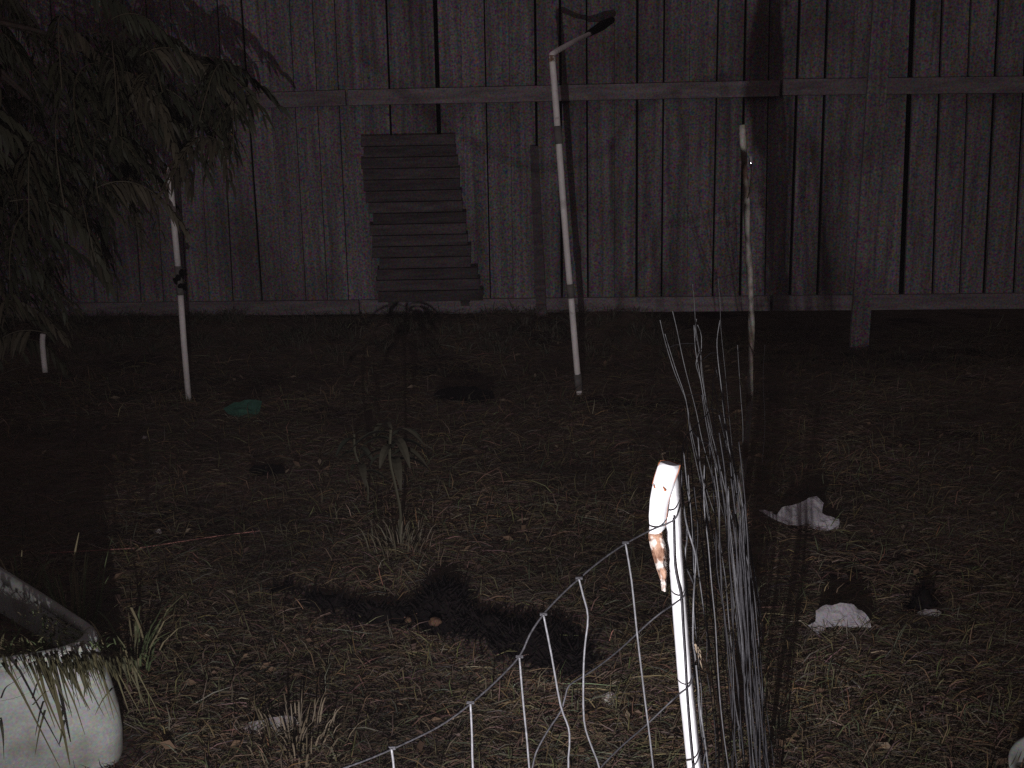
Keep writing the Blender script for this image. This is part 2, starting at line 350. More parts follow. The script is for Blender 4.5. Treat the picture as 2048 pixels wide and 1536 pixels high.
# left bay : distance shrinks to the left
def YL(px): return .881 - .28*max(0, (1292-px))/612.0
def pl(px, py, d=0): return atY(px, py, YL(px)+d)
top = [(560, 1585), (620, 1560), (680, 1538), (730, 1520), (783, 1498), (860, 1462), (900, 1438), (941, 1407), (990, 1364), (1039, 1312), (1060, 1268), (1087, 1228), (1122, 1190), (1159, 1156), (1205, 1118), (1251, 1087), (1300, 1061), (1345, 1042), (1356, 1020), (1360, 995)]
wire([pl(x, y) for x, y in top[:-2]] + [atY(1357, 1022, .885), atY(1361, 1000, .94)], .0010, 'top_wire', 3, 8, True)
vert = [[(783, 1498), (788, 1540), (800, 1700)], [(941, 1407), (944, 1470), (946, 1540), (960, 1700)], [(1039, 1315), (1046, 1400), (1054, 1480), (1059, 1540), (1075, 1690)],
 [(1087, 1230), (1103, 1310), (1121, 1410), (1137, 1455), (1139, 1490), (1137, 1540), (1150, 1680)], [(1158, 1158), (1166, 1190), (1176, 1233), (1170, 1290), (1167, 1345), (1168, 1440), (1182, 1490), (1200, 1540), (1225, 1660)],
 [(1251, 1087), (1263, 1160), (1274, 1265), (1284, 1350), (1290, 1400), (1299, 1470), (1307, 1540), (1320, 1650)]]
for v in vert:
    wire([pl(x, y, -.002) for x, y in v], .00105, 'upright_wire', mt_='nearwire')
    x, y = v[0]; mb = MB(); c = pl(x, y); mb.tube([c+Vector((-.0035, 0, .001)), c+Vector((.0035, 0, .001))], .0016, 6); mb.build('knot', M['oldwire'], net)
wire([atY(x, y, .8985) for x, y in [(1347, 1036), (1348, 1070), (1350, 1130), (1356, 1165), (1362, 1195), (1366, 1260), (1370, 1320), (1374, 1390), (1380, 1470), (1387, 1545), (1398, 1680)]], .0012, 'upright_wire', mt_=True)
wire([atY(1374, 1168, .93), atY(1372, 1182, .905), atY(1366, 1194, .897), atY(1342, 1212, .89)] + [pl(x, y) for x, y in [(1325, 1223), (1300, 1243), (1275, 1266), (1240, 1298), (1200, 1330), (1167, 1352), (1138, 1371), (1130, 1395), (1121, 1423), (1095, 1462), (1072, 1505), (1062, 1545), (1040, 1590), (1000, 1640)]], .0010, 'cross_wire', mt_=True)
wire([atY(1389, 1335, .93), atY(1386, 1352, .905), atY(1378, 1372, .897), atY(1358, 1388, .89)] + [pl(x, y) for x, y in [(1345, 1400), (1330, 1414), (1290, 1452), (1250, 1486), (1210, 1525), (1180, 1560), (1120, 1620)]], .0010, 'cross_wire', mt_=True)
wire([atY(1402, 1490, .93), atY(1399, 1510, .885)] + [pl(x, y) for x, y in [(1388, 1532), (1360, 1560), (1300, 1620)]], .0010, 'cross_wire', mt_=True)
# right bay : runs away from the post, uprights (photo column of the head, distance, photo column of the foot, wander)
ups = [  # (Y, [(px,py) ...])
 (.93, [(1361, 940), (1366, 1000), (1373, 1048), (1384, 1085), (1391, 1112), (1390, 1150), (1387, 1200), (1386, 1280), (1390, 1310), (1397, 1380), (1402, 1430), (1412, 1500), (1425, 1600)]),
 (.95, [(1362, 985), (1370, 1030), (1374, 1080), (1370, 1110), (1376, 1200), (1384, 1300), (1396, 1400), (1404, 1500), (1412, 1600)]),
 (1.19, [(1366, 888), (1370, 930), (1376, 985), (1385, 1040), (1393, 1110), (1402, 1180), (1412, 1250), (1424, 1310), (1436, 1370), (1440, 1430), (1444, 1500), (1448, 1560)]),
 (1.28, [(1394, 850), (1398, 900), (1402, 960), (1412, 1030), (1421, 1080), (1432, 1150), (1446, 1210), (1450, 1270), (1452, 1330), (1462, 1400), (1476, 1450), (1482, 1530)]),
 (1.36, [(1424, 815), (1430, 865), (1436, 930), (1441, 985), (1450, 1040), (1457, 1110), (1465, 1180), (1472, 1240), (1480, 1300), (1489, 1370), (1495, 1430), (1500, 1480)]),
 (1.46, [(1427, 768), (1438, 815), (1450, 870), (1461, 910), (1470, 965), (1480, 1030), (1485, 1100), (1495, 1160), (1506, 1240), (1514, 1320), (1520, 1420)]),
 (1.60, [(1431, 735), (1444, 790), (1452, 850), (1466, 910), (1478, 980), (1492, 1060), (1500, 1130), (1511, 1200), (1522, 1260), (1530, 1340)]),
 (1.80, [(1404, 790), (1413, 850), (1426, 910), (1440, 960), (1455, 1030), (1470, 1100), (1488, 1170), (1500, 1240)]),
 (2.00, [(1440, 640), (1434, 680), (1436, 720), (1442, 770), (1448, 830), (1457, 890), (1467, 940), (1478, 1000), (1492, 1070), (1505, 1150)]),
 (2.10, [(1388, 650), (1391, 700), (1398, 740), (1408, 800), (1418, 850), (1432, 900), (1446, 960), (1462, 1030), (1474, 1090)]),
 (2.18, [(1393, 638), (1391, 670), (1398, 700), (1392, 728), (1401, 760), (1412, 820), (1424, 890), (1440, 960), (1456, 1040)]),
 (2.22, [(1395, 650), (1403, 674), (1402, 735), (1410, 790), (1420, 850), (1436, 920), (1455, 1000), (1468, 1050)]),
 (2.27, [(1345, 622), (1354, 660), (1362, 700), (1371, 740), (1384, 790), (1394, 830), (1404, 880), (1418, 930), (1432, 980), (1450, 1040)]),
 (2.27, [(1320, 640), (1328, 675), (1338, 710), (1351, 750), (1368, 790), (1376, 820), (1382, 860), (1396, 920), (1416, 990), (1434, 1040)]),
 (2.24, [(1330, 668), (1338, 695), (1352, 740), (1372, 800), (1381, 870), (1400, 960), (1420, 1050)]),
 (2.9, [(1385, 568), (1389, 610), (1392, 660), (1402, 720), (1412, 800), (1424, 860), (1436, 940)]),
 (2.9, [(1436, 556), (1440, 600), (1442, 660), (1450, 740), (1458, 830), (1468, 930)]),
 (2.8, [(1475, 690), (1478, 740), (1482, 800), (1486, 860), (1484, 950)]),
 (2.7, [(1530, 690), (1526, 760), (1530, 850), (1524, 940), (1528, 1000)]),
 (1.40, [(1400, 930), (1412, 1000), (1426, 1070), (1440, 1140), (1458, 1220), (1478, 1310), (1500, 1400), (1520, 1470)]),
 (1.55, [(1440, 890), (1452, 960), (1470, 1040), (1480, 1120), (1500, 1200), (1512, 1290), (1534, 1380)]),
 (1.72, [(1438, 830), (1455, 900), (1472, 980), (1494, 1060), (1510, 1150), (1526, 1240), (1544, 1300)]),
]
random.seed(21)
extra = []
for i in range(24):
    f = i/23; Y = 1.0 + .2*random.random() + .1*f; x = 1368 + 112*f + random.uniform(-6, 6); xe = 1418 + 135*f + random.uniform(-8, 8); ya = random.uniform(880, 1010) - 40*f
    extra.append((Y, [(x + (xe-x)*t + random.uniform(-4.5, 4.5), ya + (1640-ya)*t) for t in [k/9 for k in range(10)]]))
for Y, p in extra:
    sp = spline([atY(x, y, Y) for x, y in p], 3); wire(sp, random.uniform(.0006, .0009), 'upright_wire', 1, 5, random.choice([True, True, True, 'nearwire']))
for i in range(12):
    Y = random.uniform(1.02, 1.22); x = random.uniform(1462, 1492); xe = random.uniform(1500, 1552); ya = random.uniform(930, 1120)
    sp = spline([atY(x + (xe-x)*t + random.uniform(-3, 3), ya + (1640-ya)*t, Y) for t in [k/8 for k in range(9)]], 3); wire(sp, random.uniform(.0008, .0011), 'upright_wire', 1, 5, True)
lv = [.0, .22, .45, .7, .92]; heads = []
for Y, p in ups:
    pts3 = [atY(x, y, Y + .015*math.sin(i*1.7)) for i, (x, y) in enumerate(p)]
    sp = spline(pts3, 3); heads.append((Y, sp)); wire(sp, .00095 if Y > 1.0 else .0011, 'upright_wire', 1, 5, 'wire' if Y > 1.9 else 'nearwire')
seq = heads[:7]
for l in lv:
    pts3 = [sp[int(l*(len(sp)-1))] for Y, sp in seq]
    wire(spline([wob(q, .002) for q in pts3], 3), .0009, 'cross_wire', 1, 5, True)
seq = [heads[6], heads[8], heads[9], heads[11], heads[12], heads[13]]
for l in lv[1:]:
    pts3 = [sp[int(l*(len(sp)-1))] for Y, sp in seq]
    wire(spline([wob(q, .004) for q in pts3], 3), .0009, 'cross_wire', 1, 5, True)

# ------------------------------------------------------------------ enamel basin, bottom left
def lathe(name, prof, c, tilt, mt_, parent=None, seg=56, dent=.0):
    V = []; Rm = Matrix.Rotation(tilt[0], 3, 'X') @ Matrix.Rotation(tilt[1], 3, 'Y'); n = len(prof)
    for k in range(seg):
        a = 2*math.pi*k/seg
        for r, z in prof:
            rr = r*(1 + dent*noise.noise(Vector((math.cos(a)*1.6, math.sin(a)*1.6, z*5)))); V.append(Vector(c) + Rm @ Vector((rr*math.cos(a), rr*math.sin(a), z)))
    Fc = [(k*n+j, ((k+1) % seg)*n+j, ((k+1) % seg)*n+j+1, k*n+j+1) for k in range(seg) for j in range(n-1)]
    return mesh(name, V, Fc, mt_, parent, True)
def atZ(px, py, z):
    d = ray(px, py); return CAM + d*((z - CAM.z)/d.z)
RZ = .215
B_ = atZ(232, 1296, RZ); A_ = atZ(0, 1150, RZ); C_ = atZ(0, 1338, RZ)
da = (A_-B_).normalized(); dc = (C_-B_).normalized()
cor = [B_, B_ + da*.95, B_ + da*.95 + dc*.55, B_ + dc*.55]
ctr = sum(cor, Vector())/4; bc = Vector((ctr.x, ctr.y, 0))
def rounded(cor, rad, k=9):
    out = []; n = len(cor)
    for i in range(n):
        p, a, b = cor[i], cor[i-1], cor[(i+1) % n]; u = (a-p).normalized(); v = (b-p).normalized()
        s_ = p + u*rad; e_ = p + v*rad
        for j in range(k):
            t = j/(k-1); q = s_*(1-t)**2 + p*2*t*(1-t) + e_*t*t; out.append(q)
        nx_ = cor[(i+1) % n] + (p-cor[(i+1) % n]).normalized()*rad
        for j in range(1, 8): out.append(e_.lerp(nx_, j/8))
    return out
ring = rounded(cor, .10)
bas = empty('basin', bc, 'old white enamel basin overgrown with grass in the bottom left corner', 'basin')
def loft(name, prof, mt_):
    V = []; n = len(ring)
    for o_, z in prof:
        for q in ring:
            d = Vector((q.x-ctr.x, q.y-ctr.y, 0)); d.normalize(); w_ = noise.noise(Vector((q.x*4, q.y*4, z*6)))
            V.append(Vector((q.x, q.y, 0)) + d*(o_ + .006*w_) + Vector((0, 0, z + .005*noise.noise(Vector((q.x*5, q.y*5, 4))))))
    Fc = [(j*n+i, j*n+(i+1) % n, (j+1)*n+(i+1) % n, (j+1)*n+i) for j in range(len(prof)-1) for i in range(n)]
    return mesh(name, V, Fc, mt_, bas, True)
loft('bowl', [(-.12, -.02), (-.02, -.02), (.018, -.005), (.028, .02), (.033, .06), (.032, .10), (.024, .15), (.010, .195), (.003, .212), (-.010, .212), (-.018, .18), (-.026, .14), (-.05, .10)], M['enamel'])
loft('rim', [(.000, .208), (.008, .212), (.011, .220), (.006, .229), (-.006, .232), (-.018, .228), (-.022, .220), (-.016, .212)], M['enamel'])
o = loft('soil_fill', [(-.012, .148), (-.05, .156), (-.12, .162), (-.24, .16)], M['soil'])
# pale tub in the bottom right corner
c = gnd(2122, 1606) + Vector((0.02, .02, -.01)); tub = tag(origin_to(lathe('tub', [(.001, 0), (.06, 0), (.066, .01), (.072, .05), (.076, .055), (.076, .060), (.071, .060), (.066, .05), (.060, .012), (.001, .01)], c, (R(8), R(-10)), M['enamel']), c), 'edge of a small pale tub in the bottom right corner', 'tub')

# ------------------------------------------------------------------ rags and litter
def rag(name, outline, mt_, label, cat, slope=38, crumple=.012, tk=.003, group=None, grid=9, lift=0):
    by = max(p[1] for p in outline); bx = sum(p[0] for p in outline)/len(outline); base = gnd(bx, by)
    nrm = Vector((0, -math.sin(R(slope)), math.cos(R(slope))))
    def proj(x, y):
        d = ray(x, y); t = (base - CAM).dot(nrm)/d.dot(nrm); return CAM + d*t
    n = len(outline); dense = []
    for i in range(n):
        a, b = outline[i], outline[(i+1) % n]; k = max(1, int(math.hypot(b[0]-a[0], b[1]-a[1])/grid))
        for j in range(k): dense.append((a[0]+(b[0]-a[0])*j/k + random.uniform(-1, 1), a[1]+(b[1]-a[1])*j/k + random.uniform(-1, 1)))
    m_ = len(dense); pts = [Vector(p) for p in dense]
    x0, x1 = min(p[0] for p in outline), max(p[0] for p in outline); y0 = min(p[1] for p in outline)
    def inside(x, y):
        c_ = False
        for i in range(n):
            (ax, ay), (bx_, by_) = outline[i], outline[(i+1) % n]
            if (ay > y) != (by_ > y) and x < (bx_-ax)*(y-ay)/(by_-ay)+ax: c_ = not c_
        return c_
    y = y0 + grid/2
    while y < by:
        x = x0 + grid/2
        while x < x1:
            if inside(x, y) and min((Vector((x, y))-q).length for q in pts[:m_]) > grid*.45: pts.append(Vector((x+random.uniform(-2, 2), y+random.uniform(-2, 2))))
            x += grid
        y += grid
    v2, e, f, *_ = delaunay_2d_cdt(pts, [], [list(range(m_))], 1, 1e-4)
    V = [];
    for p in v2:
        q = proj(p.x, p.y); h = noise.noise(q*22)*crumple + abs(noise.noise(q*9+Vector((5, 5, 5))))*crumple*1.8 + noise.noise(q*60)*crumple*.45 + abs(noise.noise(q*35))*crumple*.5
        V.append(q + Vector((0, -.35, .8))*h + Vector((0, 0, lift)))
    nf = len(V); Fc = [tuple(t) for t in f]
    o = mesh(name, V, Fc, mt_, None, False); md = o.modifiers.new('thick', 'SOLIDIFY'); md.thickness = tk
    return tag(origin_to(o, base), label, cat, group)
rag('rag', [(1515, 1027), (1535, 1026), (1553, 1030), (1562, 1018), (1590, 1008), (1612, 1003), (1632, 995), (1646, 1007), (1643, 1026), (1660, 1034), (1678, 1041), (1675, 1060), (1655, 1064), (1632, 1056), (1600, 1054), (1573, 1052), (1555, 1042), (1535, 1036)], M['rag'], 'greyish white rag with a thin pointed tail, lying right of the wire netting', 'rag', 42, .012, grid=5)
rag('rag', [(1614, 1256), (1630, 1244), (1630, 1225), (1650, 1217), (1678, 1214), (1705, 1215), (1722, 1226), (1737, 1243), (1740, 1258), (1733, 1262), (1700, 1257), (1670, 1254), (1650, 1256), (1643, 1268), (1632, 1270)], M['rag'], 'greyish white rounded rag arched over the straw, nearest rag at the right', 'rag', 50, .012, grid=5)
rag('rag', [(448, 820), (470, 808), (500, 803), (524, 806), (520, 826), (500, 836), (470, 836), (456, 830)], M['green'], 'small green rag on the ground right of the pointed white stake', 'rag', 40, .015)
rag('rag', [(490, 1462), (498, 1450), (530, 1446), (556, 1440), (588, 1438), (600, 1450), (590, 1462), (560, 1466), (520, 1470), (500, 1474)], M['ragdirty'], 'dirty grey rag half sunk in the straw at the bottom left', 'rag', 30, .010)
rag('cloth', [(866, 792), (880, 779), (910, 776), (950, 780), (985, 786), (990, 800), (960, 806), (920, 806), (885, 800)], M['black'], 'black flattened cloth on the grass in front of the slatted panel', 'cloth', 30, .012)
rag('cloth', [(498, 944), (510, 932), (540, 930), (568, 936), (572, 948), (540, 952), (510, 951)], M['black'], 'small black scrap in the straw behind the black soil heap', 'cloth', 30, .010)

def lump(name, c, s, mt_, label, cat, seed=0, group=None, sub=3):
    bm = bmesh.new(); bmesh.ops.create_icosphere(bm, subdivisions=sub, radius=1)
    for v in bm.verts:
        d = 1 + .28*noise.noise(v.co*1.6+Vector((seed, 0, 0))) + .1*noise.noise(v.co*5+Vector((0, seed, 0)))
        v.co = Vector((v.co.x*s[0]*d, v.co.y*s[1]*d, v.co.z*s[2]*d))
    me = bpy.data.meshes.new(name); bm.to_mesh(me); bm.free(); me.materials.append(mt_); me.polygons.foreach_set('use_smooth', [True]*len(me.polygons))
    o = bpy.data.objects.new(name, me); o.location = c; link(o); return tag(o, label, cat, group)
def lp(px, py, s): return gnd(px, py) + Vector((0, 0, s[2]*.35))
for i, (px, py, s, mt_, lab) in enumerate([(1690, 1157, (.008, .007, .007), 'stone', 'small pale stone between the two greyish white rags'), (1218, 1402, (.016, .012, .012), 'stone', 'pale stone on the straw left of the front post'),
  (316, 1066, (.011, .009, .009), 'stone', 'small pale stone above the basin beside the reddish cord'), (290, 877, (.010, .01, .008), 'stone', 'tiny pale stone below the pointed white stake')]):
    lump('stone', lp(px, py, s), s, M[mt_], lab, 'stone', i*3.1)

# ------------------------------------------------------------------ black heap in the middle and black lump at the right
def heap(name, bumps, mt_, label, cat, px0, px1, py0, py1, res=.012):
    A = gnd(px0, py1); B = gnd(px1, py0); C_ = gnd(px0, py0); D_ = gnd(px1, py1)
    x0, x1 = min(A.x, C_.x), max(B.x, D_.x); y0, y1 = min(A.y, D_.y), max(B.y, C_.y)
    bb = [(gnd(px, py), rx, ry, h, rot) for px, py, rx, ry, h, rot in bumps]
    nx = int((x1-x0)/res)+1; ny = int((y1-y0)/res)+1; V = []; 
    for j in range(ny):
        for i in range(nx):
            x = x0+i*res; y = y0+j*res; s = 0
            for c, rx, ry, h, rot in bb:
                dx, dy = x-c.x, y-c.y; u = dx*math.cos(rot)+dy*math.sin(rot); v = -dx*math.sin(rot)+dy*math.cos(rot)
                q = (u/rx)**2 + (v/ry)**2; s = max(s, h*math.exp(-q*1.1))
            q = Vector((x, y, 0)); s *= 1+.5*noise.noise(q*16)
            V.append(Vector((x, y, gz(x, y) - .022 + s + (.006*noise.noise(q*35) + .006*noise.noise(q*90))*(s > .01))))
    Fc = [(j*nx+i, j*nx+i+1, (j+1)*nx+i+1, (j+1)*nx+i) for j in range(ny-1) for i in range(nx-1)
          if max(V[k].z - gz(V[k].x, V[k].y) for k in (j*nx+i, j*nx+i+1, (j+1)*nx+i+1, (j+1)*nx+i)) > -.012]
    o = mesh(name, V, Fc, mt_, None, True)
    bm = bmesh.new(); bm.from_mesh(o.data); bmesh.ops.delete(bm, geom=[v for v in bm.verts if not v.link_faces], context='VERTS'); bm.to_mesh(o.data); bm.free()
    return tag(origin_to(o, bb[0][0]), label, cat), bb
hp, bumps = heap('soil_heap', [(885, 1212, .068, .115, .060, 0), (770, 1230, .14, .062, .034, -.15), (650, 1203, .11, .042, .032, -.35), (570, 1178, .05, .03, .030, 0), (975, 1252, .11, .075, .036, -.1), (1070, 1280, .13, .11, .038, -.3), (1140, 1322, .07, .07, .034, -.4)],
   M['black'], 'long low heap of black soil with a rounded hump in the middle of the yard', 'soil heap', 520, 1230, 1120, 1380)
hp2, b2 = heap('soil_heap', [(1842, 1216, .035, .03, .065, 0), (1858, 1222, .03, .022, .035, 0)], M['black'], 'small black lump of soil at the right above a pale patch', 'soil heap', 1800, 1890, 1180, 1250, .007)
rag('clay_patch', [(1832, 1224), (1850, 1219), (1870, 1221), (1882, 1226), (1876, 1233), (1850, 1235), (1838, 1232)], M['ragdirty'], 'pale trodden patch in front of the small black lump', 'clay', 55, .006, grid=5)
s = (.013, .010, .010); lump('clod', atY(870, 1243, gnd(870, 1252).y-.02), s, M['clay'], 'orange brown clod of clay at the foot of the black hump', 'clod', 2)
s = (.007, .006, .006); lump('clod', atY(817, 1240, gnd(817, 1246).y-.02), s, M['clay'], 'smaller brown clod just left of the orange brown one', 'clod', 5)

def fibres(par, bumps, n):
    mb = MB()
    for _ in range(n):
        c, rx, ry, h, rot = random.choices(bumps, [b[1]*b[2] for b in bumps])[0]
        r_ = math.sqrt(random.random())*1.15; a = random.uniform(0, 6.28); u, v = rx*r_*math.cos(a), ry*r_*math.sin(a)
        x, y = c.x + u*math.cos(rot) - v*math.sin(rot), c.y + u*math.sin(rot) + v*math.cos(rot)
        p = Vector((x, y, gz(x, y) - .026 + h*math.exp(-1.1*r_*r_))); a = random.uniform(0, 6.28); l_ = random.uniform(.008, .032)
        d = Vector((math.cos(a)*.8, math.sin(a)*.8, random.uniform(.2, 1.2)))*l_
        mb.ribbon([p, p+d*.5, p+d+Vector((0, 0, -.004))], random.uniform(.002, .006), d.cross(Vector((.3, -1, .4))).normalized())
    f = mb.build('fibres', M['black'], par); f['kind'] = 'stuff'
bpy.context.view_layer.update()
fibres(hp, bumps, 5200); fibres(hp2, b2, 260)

# reddish cord
mb = MB(); mb.tube(spline([gnd(x, y) + Vector((0, 0, .012)) for x, y in [(82, 1116), (150, 1112), (220, 1108), (290, 1103), (360, 1092), (440, 1080), (520, 1070)]], 4), .0016, 5)
tag(origin_to(mb.build('cord', M['cord']), gnd(300, 1102)), 'long thin reddish cord lying on the ground above the basin', 'cord')

# ------------------------------------------------------------------ dry grass, stuff
BROWN = [(.13, .092, .066), (.16, .115, .084), (.11, .080, .060), (.19, .145, .105), (.11, .10, .066), (.14, .100, .088), (.09, .066, .054), (.12, .095, .085)]
PALE = [(.27, .21, .155), (.33, .27, .21), (.28, .25, .19), (.33, .22, .16), (.22, .17, .13), (.25, .20, .16)]
def blades(name, n, yr, xr, lens, wid, flat, palep, curl=.25, skip=None, power=1.0, base=None, cols=None):
    P = np.empty((n, 3)); k = 0; out = []; C_ = []
    while k < n:
        y = yr[0]*(yr[1]/yr[0])**(random.random()**power); hw = .62*y+.15
        x = random.uniform(max(xr[0], -hw), min(xr[1], hw))
        if skip and skip(x, y): continue
        dens = noise.noise(Vector((x*1.7, y*1.7, 9)))
        if dens < random.uniform(-.9, .15): 
            if random.random() < .75: continue
        z = gz(x, y); L_ = random.uniform(*lens)*(.6 + .25*y/2); w = random.uniform(*wid)*(.75+.3*y/2)
        az = random.gauss(0, .55) + (math.pi if random.random() < .5 else 0) if random.random() < .6 else random.uniform(0, 2*math.pi)
        el = random.uniform(*flat)
        d = Vector((math.cos(az)*math.cos(el), math.sin(az)*math.cos(el), math.sin(el)))
        side = d.cross(Vector((random.uniform(-.4, .4), random.uniform(-1, .2), 1))).normalized()*w*.5
        p0 = Vector((x, y, z + random.uniform(0, .012))); bend = Vector((random.gauss(0, curl), random.gauss(0, curl), -abs(random.gauss(0, curl*.6))))*L_*.5
        p1 = p0 + d*L_*.5 + Vector((0, 0, .004)); p2 = p0 + d*L_ + bend
        out += [p0-side, p0+side, p1-side, p1+side, p2-side*.25, p2+side*.25]
        c = random.choice(PALE) if random.random() < palep else random.choice(cols or BROWN); j = random.uniform(.65, 1.2)*(1 + .75*noise.noise(Vector((x*2.3, y*2.3, 31))) + .3*noise.noise(Vector((x*7, y*7, 3))))
        j *= .80; c = (c[0]*j*random.uniform(.75, 1.25), c[1]*j*random.uniform(.8, 1.2), c[2]*j*random.uniform(.6, 1.15), 1); C_ += [c]*6; k += 1
    Fc = [q for i in range(n) for q in ((6*i, 6*i+1, 6*i+3, 6*i+2), (6*i+2, 6*i+3, 6*i+5, 6*i+4))]
    return tag(mesh(name, out, Fc, M['straw'], None, False, C_), kind='stuff')
def bcoord(x, y):
    e = Vector((x-B_.x, y-B_.y)); det = da.x*dc.y - da.y*dc.x
    return (e.x*dc.y - e.y*dc.x)/det, (da.x*e.y - da.y*e.x)/det
def inheap(x, y):
    u_, v_ = bcoord(x, y)
    if -.05 < u_ < 1 and -.05 < v_ < .6: return True
    for c, rx, ry, h, rot in bumps + b2:
        dx, dy = x-c.x, y-c.y; u = dx*math.cos(rot)+dy*math.sin(rot); v = -dx*math.sin(rot)+dy*math.cos(rot)
        if (u/rx)**2 + (v/ry)**2 < 1.5 and random.random() < .95: return True
    return False
blades('dry_grass', 95000, (1.0, 5.6), (-4, 4), (.025, .085), (.0008, .0020), (-.08, .28), .03, curl=.16, skip=inheap)
mb = MB()
for _ in range(2600):
    y = 1.0*(5.0)**random.random(); x = random.uniform(-.62*y-.1, .62*y+.1)
    if inheap(x, y) or noise.noise(Vector((x*1.5, y*1.5, 40))) < random.uniform(-.3, .35): continue
    p = Vector((x, y, gz(x, y) + random.uniform(.004, .02))); a = random.uniform(0, 6.28); l_ = random.uniform(.008, .022)*(.6+.25*y/2)
    d = Vector((math.cos(a), math.sin(a), random.uniform(-.3, .5))); sd = Vector((-math.sin(a), math.cos(a), random.uniform(-.6, .6))); cc = random.choice([(.12, .075, .05), (.17, .11, .07), (.08, .05, .04), (.22, .17, .12)])
    mb.add([p-d*l_, p+sd*l_*.4+Vector((0, 0, .003)), p+d*l_, p-sd*l_*.4], [(0, 1, 2), (0, 2, 3)], cc)
tag(mb.build('leaf_litter', M['leaf']), kind='stuff')
blades('straw_litter', 1000, (1.0, 5.0), (-4, 4), (.05, .17), (.0009, .0020), (0, .18), 0.6, .07, skip=inheap)
blades('standing_grass', 9000, (1.0, 5.6), (-4, 4), (.025, .08), (.0009, .0020), (.4, 1.5), .03, .3, skip=inheap, cols=[(.12, .10, .06), (.09, .085, .05), (.15, .10, .07)])
mb = MB()
for (px, py) in [(1560, 1052), (1600, 1060), (1640, 1064), (1672, 1060), (1622, 1268), (1650, 1262), (1690, 1262), (1728, 1264), (500, 1474), (540, 1470), (575, 1466), (470, 838)]:
    for _ in range(9):
        p = gnd(px + random.uniform(-18, 18), py + random.uniform(-2, 6)); a = random.uniform(0, 6.28); l_ = random.uniform(.02, .06)
        q = [p, p + Vector((math.cos(a)*l_*.5, math.sin(a)*l_*.3, random.uniform(.008, .03))), p + Vector((math.cos(a)*l_, math.sin(a)*l_*.6, random.uniform(.0, .03)))]
        mb.ribbon(q, .0022, (0, .5, .8), random.choice(BROWN+PALE))
tag(mb.build('straw_wisps', M['leaf']), kind='stuff')
# weeds along the fence foot
def clump_blades(mb, c, n, h, w, spread, cols, lean=.35, droop=.35, bias=(0, 0)):
    for _ in range(n):
        az = random.uniform(0, 2*math.pi); r = random.uniform(0, spread); hh = h*random.uniform(.45, 1.1)
        p = Vector((c[0]+r*math.cos(az), c[1]+r*math.sin(az), c[2])); le = random.uniform(.05, lean)
        d = Vector((math.cos(az)*le+bias[0], math.sin(az)*le+bias[1], 1)); side = Vector((-math.sin(az), math.cos(az), 0)) if random.random() < .5 else Vector((1, 0, 0))
        pts = [p + Vector((d.x*hh*t*(1+droop*t*2), d.y*hh*t*(1+droop*t*2), hh*(t - droop*t*t*(1+t)*.6))) for t in (0, .3, .6, .85, 1)]
        cc = random.choice(cols); j = random.uniform(.7, 1.3); mb.ribbon(pts, w*random.uniform(.6, 1.2), side, (cc[0]*j, cc[1]*j, cc[2]*j))
WG = [(.065, .065, .042), (.085, .072, .052), (.08, .06, .045), (.05, .052, .034)]
mb = MB()
for i in range(420):
    x = random.uniform(-3.6, 3.4); y = fy(x) - random.uniform(.08, .75)**1.0; z = gz(x, y)
    k = 1 if x < .9 else .55
    clump_blades(mb, (x, y, z), 16, random.uniform(.05, .12)*k, .0045, .06, WG, .7)
tag(mb.build('weeds', M['leaf']), kind='stuff')

# ------------------------------------------------------------------ individual plants
GR = [(.13, .16, .075), (.10, .13, .06), (.17, .17, .09), (.20, .17, .10)]
def clump(name, c, n, h, w, spread, label, cat='grass clump', cols=GR, **k):
    mb = MB(); clump_blades(mb, c, n, h, w, spread, cols, **k); return tag(origin_to(mb.build(name, M['leaf']), c), label, cat)
bt = bc + Vector((0, 0, .155))
mb = MB()
for i in range(1700):     # growing in the basin
    u_ = random.uniform(.03, .62); v_ = random.uniform(.03, .42); c = Vector((B_.x, B_.y, .155)) + Vector((da.x, da.y, 0))*u_ + Vector((dc.x, dc.y, 0))*v_
    clump_blades(mb, c, 1, random.uniform(.02, .06)*(1 if v_ > .12 else .6), .0035, .01, GR+[(.08, .07, .05)], .9)
def over(px0, py0, px1, py1, px2, py2, w, Y0=1.20, Y1=1.05):
    yf = lambda x, y: atZ(x, y, .17).y if y < 1380 else min(atZ(x, y, .10).y, FY)
    FY = atZ(px0, 1345, RZ).y - .055
    q = [atY(px0, py0, FY+.04), atY((px0*2+px1)/3, (2*py0+py1)/3, FY+.01), atY(px1, py1, FY), atY(px2, py2, FY-.015)]
    cc = random.choice([(.07, .065, .035), (.09, .08, .04), (.06, .06, .035)])
    mb.ribbon(spline([q[0], q[1], q[2], q[3]], 4), w, (1, 0, 0), cc)
for a in [(5, 1325, 40, 1380, 120, 1536, .0065), (60, 1325, 88, 1395, 110, 1455, .005), (75, 1330, 95, 1400, 130, 1480, .006), (95, 1335, 118, 1420, 140, 1530, .010), (120, 1340, 150, 1410, 170, 1470, .004),
          (135, 1345, 160, 1385, 180, 1420, .006), (90, 1420, 78, 1465, 70, 1510, .004), (128, 1440, 122, 1475, 118, 1490, .005), (225, 1375, 205, 1400, 190, 1430, .0035), (0, 1440, 6, 1480, 8, 1520, .003),
          (65, 1410, 90, 1385, 118, 1375, .003), (2, 1402, 30, 1396, 60, 1385, .003), (150, 1335, 170, 1360, 168, 1395, .007), (165, 1335, 176, 1352, 182, 1370, .004)]: over(*a)
random.seed(5)
